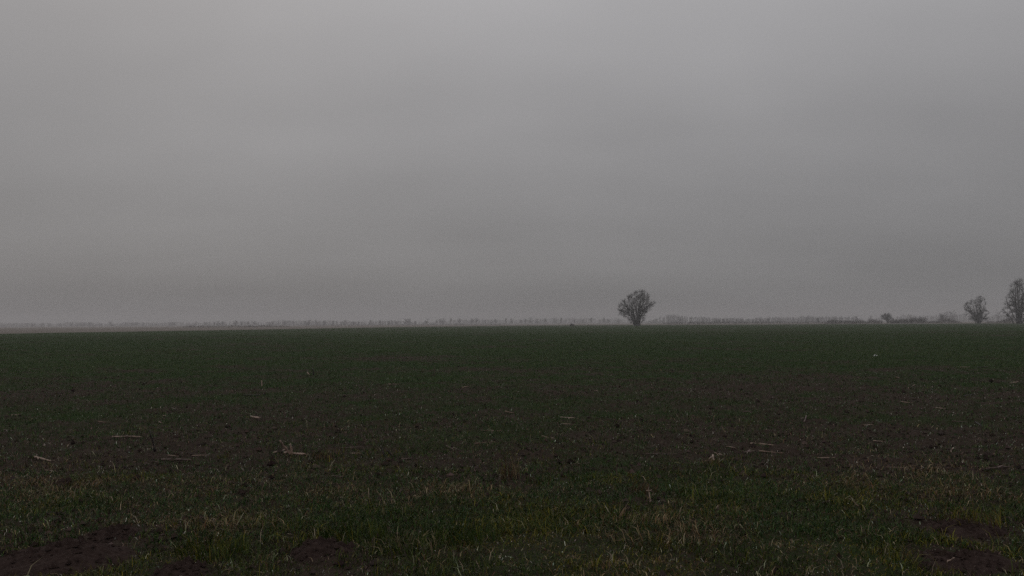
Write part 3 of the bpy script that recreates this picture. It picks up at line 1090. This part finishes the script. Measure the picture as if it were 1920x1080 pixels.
# ------------------------------------------------------------------ far trees in the haze
def far_mesh(seed, H, Wd, bare, narrow=False):
    """one bare tree as one mesh; too small in the picture to show parts"""
    rg = np.random.default_rng(seed)
    T = Tubes()
    T.add([[0, 0, 0], [rg.normal(0, .1), 0, H * .4], [rg.normal(0, .2), rg.normal(0, .2), H * .9]], [H * .022, H * .018, H * .005], 6)
    for k in range(26):
        z0 = H * rg.uniform(bare, .75)
        th = rg.uniform(0, 6.283)
        rise = H * rg.uniform(.12, .32)
        out = Wd * .5 * rg.uniform(.35, 1) * (1 - .35 * abs(z0 / H - .55))
        p0 = np.array([0, 0, z0])
        p1 = p0 + [math.cos(th) * out * .5, math.sin(th) * out * .5, rise * .4]
        p2 = p0 + [math.cos(th) * out, math.sin(th) * out, min(rise, H - z0)]
        T.add([p0, p1, p2], [H * .009, H * .006, H * .002], 3)
        for m in range(26):
            f = rg.uniform(.25, 1)
            q = p0 + (p2 - p0) * f
            d = rg.normal(0, 1, 3) + [0, 0, .35]
            d /= np.linalg.norm(d)
            T.add([q, q + d * H * rg.uniform(.05, .13)], [.06, .025], 3)
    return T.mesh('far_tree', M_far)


PROTO = [far_mesh(51, 10, 6.5, .12), far_mesh(52, 10, 5.0, .2), far_mesh(53, 10, 8.5, .05), far_mesh(54, 10, 3.2, .08), far_mesh(55, 10, 6.0, .03)]


def far_tree(u, vtop, vbase, D, k, label, group, wide=1.0):
    D *= 1.25
    p = at_depth(u, vbase, D)
    H = (vbase - vtop) / F * D
    s = H / 10
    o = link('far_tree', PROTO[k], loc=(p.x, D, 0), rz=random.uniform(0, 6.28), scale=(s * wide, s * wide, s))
    return tag(o, label, 'tree', group)


LR = 'grey bare tree of the spaced far row in haze, left of the lone tree'
GR = 'spaced far row of trees left of the lone tree'
row = [10, 95, 125, 152, 215, 300, 405, 450, 525, 585, 625, 705, 760, 845, 890, 935, 995, 1075, 1155, 1205, 1335, 1405, 1485, 1600, 1630, 1720]
for i, z in enumerate(row):
    far_tree(800 + z / 4.8 + random.uniform(-1.5, 1.5), 593.2 + random.uniform(-1.2, 4.2), 605.5, 1350, random.choice([0, 1, 1, 3, 0, 2]), LR, GR, random.uniform(.9, 1.7))
LL = 'dim rounded tree of the far broken row on the left, almost lost in haze'
GL = 'far broken row of trees on the left'
mid = [(8, 1), (40, 2), (80, 0), (200, 2), (250, 0), (310, 1), (370, 0), (500, 2), (530, 0), (640, 1), (720, 0), (830, 4), (860, 4), (935, 1), (1000, 0), (1075, 4), (1180, 2), (1260, 0), (1310, 0),
       (1410, 4), (1500, 3), (1580, 1), (1650, 1), (1730, 2), (1760, 0), (1820, 0), (1910, 1)]
for z, k in mid:
    u = 400 + z / 4.8
    big = 2.2 if z in (1730, 1760) else 0
    far_tree(u, 600.5 - (u - 400) * .008 - big + random.uniform(-1.2, 2.6), 609.8 - (u - 400) * .006, 1250, k, LL, GL, random.uniform(1.3, 2.2))
for z in (25, 120, 240, 290, 380, 440, 540, 640, 700, 755, 800, 835, 900, 1000, 1090, 1130, 1180, 1230, 1290, 1400, 1530, 1570, 1760, 1850):
    u = z / 4.8
    far_tree(u, 603.6 - u * .004 + random.uniform(-1.0, 2.0), 612.5 - u * .006, 1500, random.choice([0, 2, 2, 4]), LL, GL, random.uniform(1.6, 2.8))
LY = 'slim young tree of the low row right of the lone tree, before the far wood'
GY = 'low row of young trees right of the lone tree'
for z, hgt in ((120, 7), (180, 8), (225, 9), (290, 7), (350, 8), (430, 6), (500, 7), (550, 9), (660, 8), (690, 10), (740, 11), (820, 8), (900, 9), (960, 9), (1100, 9), (1150, 6), (1190, 11), (1225, 8),
               (1280, 10), (1640, 8), (1740, 10), (1810, 7), (1880, 11.5)):
    far_tree(1240 + z / 6.4, 605.2 - hgt * random.uniform(.7, 1.1), 605.2, 950, 3 if hgt < 10 else 1, LY, GY, 1.15)
far_tree(1534, 596.2, 605, 690, 4, 'small dark bush tree at the left end of the brown scrub', None, 1.1)
far_tree(1786, 583.5, 605, 1200, 2, 'large pale hazy tree standing left of the bushy tree', None, 1.15)
far_tree(1764, 587, 605, 1150, 0, 'hazy middle sized tree behind the small forked tree', None, 1.0)
far_tree(1873, 584, 605, 1300, 2, 'pale hazy tree showing between the bushy tree and the tallest tree', None, 1.0)
far_tree(1606, 591.5, 604.5, 1000, 2, 'hazy broad tree behind the brown scrub, left of the round tree', None, 1.1)
far_tree(1632, 592, 604.5, 1050, 2, 'hazy broad tree just left of the small round tree', None, 1.1)


def far_wood(u0, u1, vb, vt, D, seed, lab, dens=1.5):
    D *= 1.25
    rg = np.random.default_rng(seed)
    a, b = at_depth(u0, vb, D), at_depth(u1, vb, D)
    L = b.x - a.x
    H = (vb - vt) / F * D
    T = Tubes()
    n = int(L * dens)
    for k in range(n):
        x = rg.uniform(0, L)
        y = rg.uniform(0, 60)
        e = min(1, x / 60 + .3, (L - x) / 60 + .3)
        h = H * e * (.45 + .9 * float(fbm(x, 0, 45, 3, seed))) * rg.uniform(.75, 1.05)
        T.add([[x, y, 0], [x + rg.normal(0, .3), y, h * .9]], [.2, .06], 4)
        for m in range(5):                      # low undergrowth
            q0 = np.array([x + rg.normal(0, 3), y, 0])
            T.add([q0, q0 + [rg.normal(0, .6), 0, h * rg.uniform(.15, .4)]], [.35, .1], 3)
        for m in range(20):
            z = h * rg.uniform(.12, .95)
            d = rg.normal(0, 1, 3)
            d[2] = abs(d[2]) * .7
            d /= np.linalg.norm(d)
            p = np.array([x, y, z])
            T.add([p, p + d * h * rg.uniform(.12, .26)], [.26, .08], 3)
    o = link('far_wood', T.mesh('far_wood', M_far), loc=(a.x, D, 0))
    tag(o, lab, 'wood', kind='stuff')


far_wood(1222, 1640, 605, 590.8, 1350, 71, 'continuous grey wood in the haze right of the lone tree')
far_wood(1640, 1990, 604, 590.5, 1600, 72, 'very faint far wood behind the trees at the right edge', 1.0)
far_wood(-80, 420, 613, 604.8, 1750, 73, 'very faint far wood along the left horizon', 1.2)
far_wood(380, 820, 609.5, 600.5, 1600, 74, 'faint grey wood in the haze left of centre', 1.1)
far_wood(800, 1230, 606.5, 596.5, 1850, 75, 'faintest wood band behind the spaced tree row', 1.0)

# ------------------------------------------------------------------ haze
HZ = 5.2e-4
bpy_me = bpy.data.meshes.new('haze')
X0, Y0, Z0, Z1 = 2750, 2750, -1.2, 32
vv = [(sx * X0, sy * Y0, z) for z in (Z0, Z1) for sx, sy in ((-1, -1), (1, -1), (1, 1), (-1, 1))]
bpy_me.from_pydata(vv, [], [(3, 2, 1, 0), (4, 5, 6, 7), (0, 1, 5, 4), (1, 2, 6, 5), (2, 3, 7, 6), (3, 0, 4, 7)])
mh = bpy.data.materials.new('haze air')
mh.use_nodes = True
nt = mh.node_tree
nt.nodes.clear()
out = N(nt, 'ShaderNodeOutputMaterial')
pv = N(nt, 'ShaderNodeVolumePrincipled')
pv.inputs['Color'].default_value = (.88, .86, .875, 1)
pv.inputs['Density'].default_value = HZ
pv.inputs['Anisotropy'].default_value = .25
nt.links.new(pv.outputs[0], out.inputs['Volume'])
bpy_me.materials.append(mh)
try:
    mh.cycles.homogeneous_volume = True
except Exception:
    pass
tag(link('haze', bpy_me), kind='stuff')

# ------------------------------------------------------------------ overcast sky and soft sun
SUN_EL, SUN_AZ = R(38), R(-25)          # azimuth from +Y towards +X
w = bpy.data.worlds.new('World')
SC.world = w
w.use_nodes = True
nt = w.node_tree
nt.nodes.clear()
wo = N(nt, 'ShaderNodeOutputWorld')
sky = N(nt, 'ShaderNodeTexSky', sky_type='NISHITA')
sky.sun_disc = False
sky.sun_elevation = SUN_EL
sky.sun_rotation = SUN_AZ
sky.air_density = 1.0
sky.dust_density = 4.0
bg1 = N(nt, 'ShaderNodeBackground')
bg1.inputs[1].default_value = .06
nt.links.new(sky.outputs[0], bg1.inputs[0])
tc = N(nt, 'ShaderNodeTexCoord').outputs['Generated']
sp = N(nt, 'ShaderNodeSeparateXYZ')
nt.links.new(tc, sp.inputs[0])
zc = math_(nt, 'MAXIMUM', sp.outputs[2], 0.0)
den = math_(nt, 'ADD', zc, .22)
cb = N(nt, 'ShaderNodeCombineXYZ')
nt.links.new(math_(nt, 'DIVIDE', sp.outputs[0], den), cb.inputs[0])
nt.links.new(math_(nt, 'DIVIDE', sp.outputs[1], den), cb.inputs[1])
mp = N(nt, 'ShaderNodeMapping')
mp.inputs['Location'].default_value = (1.3, 4.1, 0)
mp.inputs['Rotation'].default_value = (0, 0, R(20))
mp.inputs['Scale'].default_value = (.55, 1.1, 1)
nt.links.new(cb.outputs[0], mp.inputs[0])
c1 = noise(nt, mp.outputs[0], 1.0, 3, .45)
mp2 = N(nt, 'ShaderNodeMapping')
mp2.inputs['Location'].default_value = (2.7, .4, 1.9)
mp2.inputs['Rotation'].default_value = (0, R(-14), 0)
mp2.inputs['Scale'].default_value = (1.0, 1.0, 1.9)
nt.links.new(tc, mp2.inputs[0])
c2 = noise(nt, mp2.outputs[0], 2.6, 3, .45)
# CIE overcast: brighter towards the zenith
lum = ramp(nt, zc, [(0, (.37, .37, .37)), (.12, (.48, .48, .48)), (.36, (.76, .76, .76)), (1, (1, 1, 1))])
cl = math_(nt, 'ADD', math_(nt, 'MULTIPLY', math_(nt, 'SUBTRACT', c1, .5), .45), math_(nt, 'MULTIPLY', math_(nt, 'SUBTRACT', c2, .5), .34))
cl = math_(nt, 'ADD', cl, 1.0)
rgb = mix(nt, 1.0, lum, (.995, .98, 1.0), 'MULTIPLY')
bg2 = N(nt, 'ShaderNodeBackground')
nt.links.new(rgb, bg2.inputs[0])
nt.links.new(cl, bg2.inputs[1])
ms = N(nt, 'ShaderNodeMixShader')
ms.inputs[0].default_value = .93
nt.links.new(bg1.outputs[0], ms.inputs[1])
nt.links.new(bg2.outputs[0], ms.inputs[2])
nt.links.new(ms.outputs[0], wo.inputs[0])

sl = bpy.data.lights.new('sun', 'SUN')
sl.energy = .5
sl.angle = R(100)
sl.color = (1, .97, .93)
so = bpy.data.objects.new('sun', sl)
COL.objects.link(so)
sd = Vector((math.sin(SUN_AZ) * math.cos(SUN_EL), math.cos(SUN_AZ) * math.cos(SUN_EL), math.sin(SUN_EL)))
so.rotation_euler = (-sd).to_track_quat('-Z', 'Y').to_euler()
so.location = (0, 0, 60)

# ------------------------------------------------------------------ camera
cd = bpy.data.cameras.new('camera')
cd.sensor_width = 36
cd.lens = F / 1920 * 36
cd.clip_end = 8000
cam = bpy.data.objects.new('camera', cd)
COL.objects.link(cam)
cam.matrix_world = Matrix.Translation((0, 0, CAMZ)) @ ROT.to_4x4()
SC.camera = cam

SC.view_settings.view_transform = 'Standard'
SC.view_settings.look = 'None'
SC.view_settings.exposure = -1.05
SC.view_settings.gamma = 1
SC.cycles.use_denoising = False
SC.cycles.volume_bounces = 2
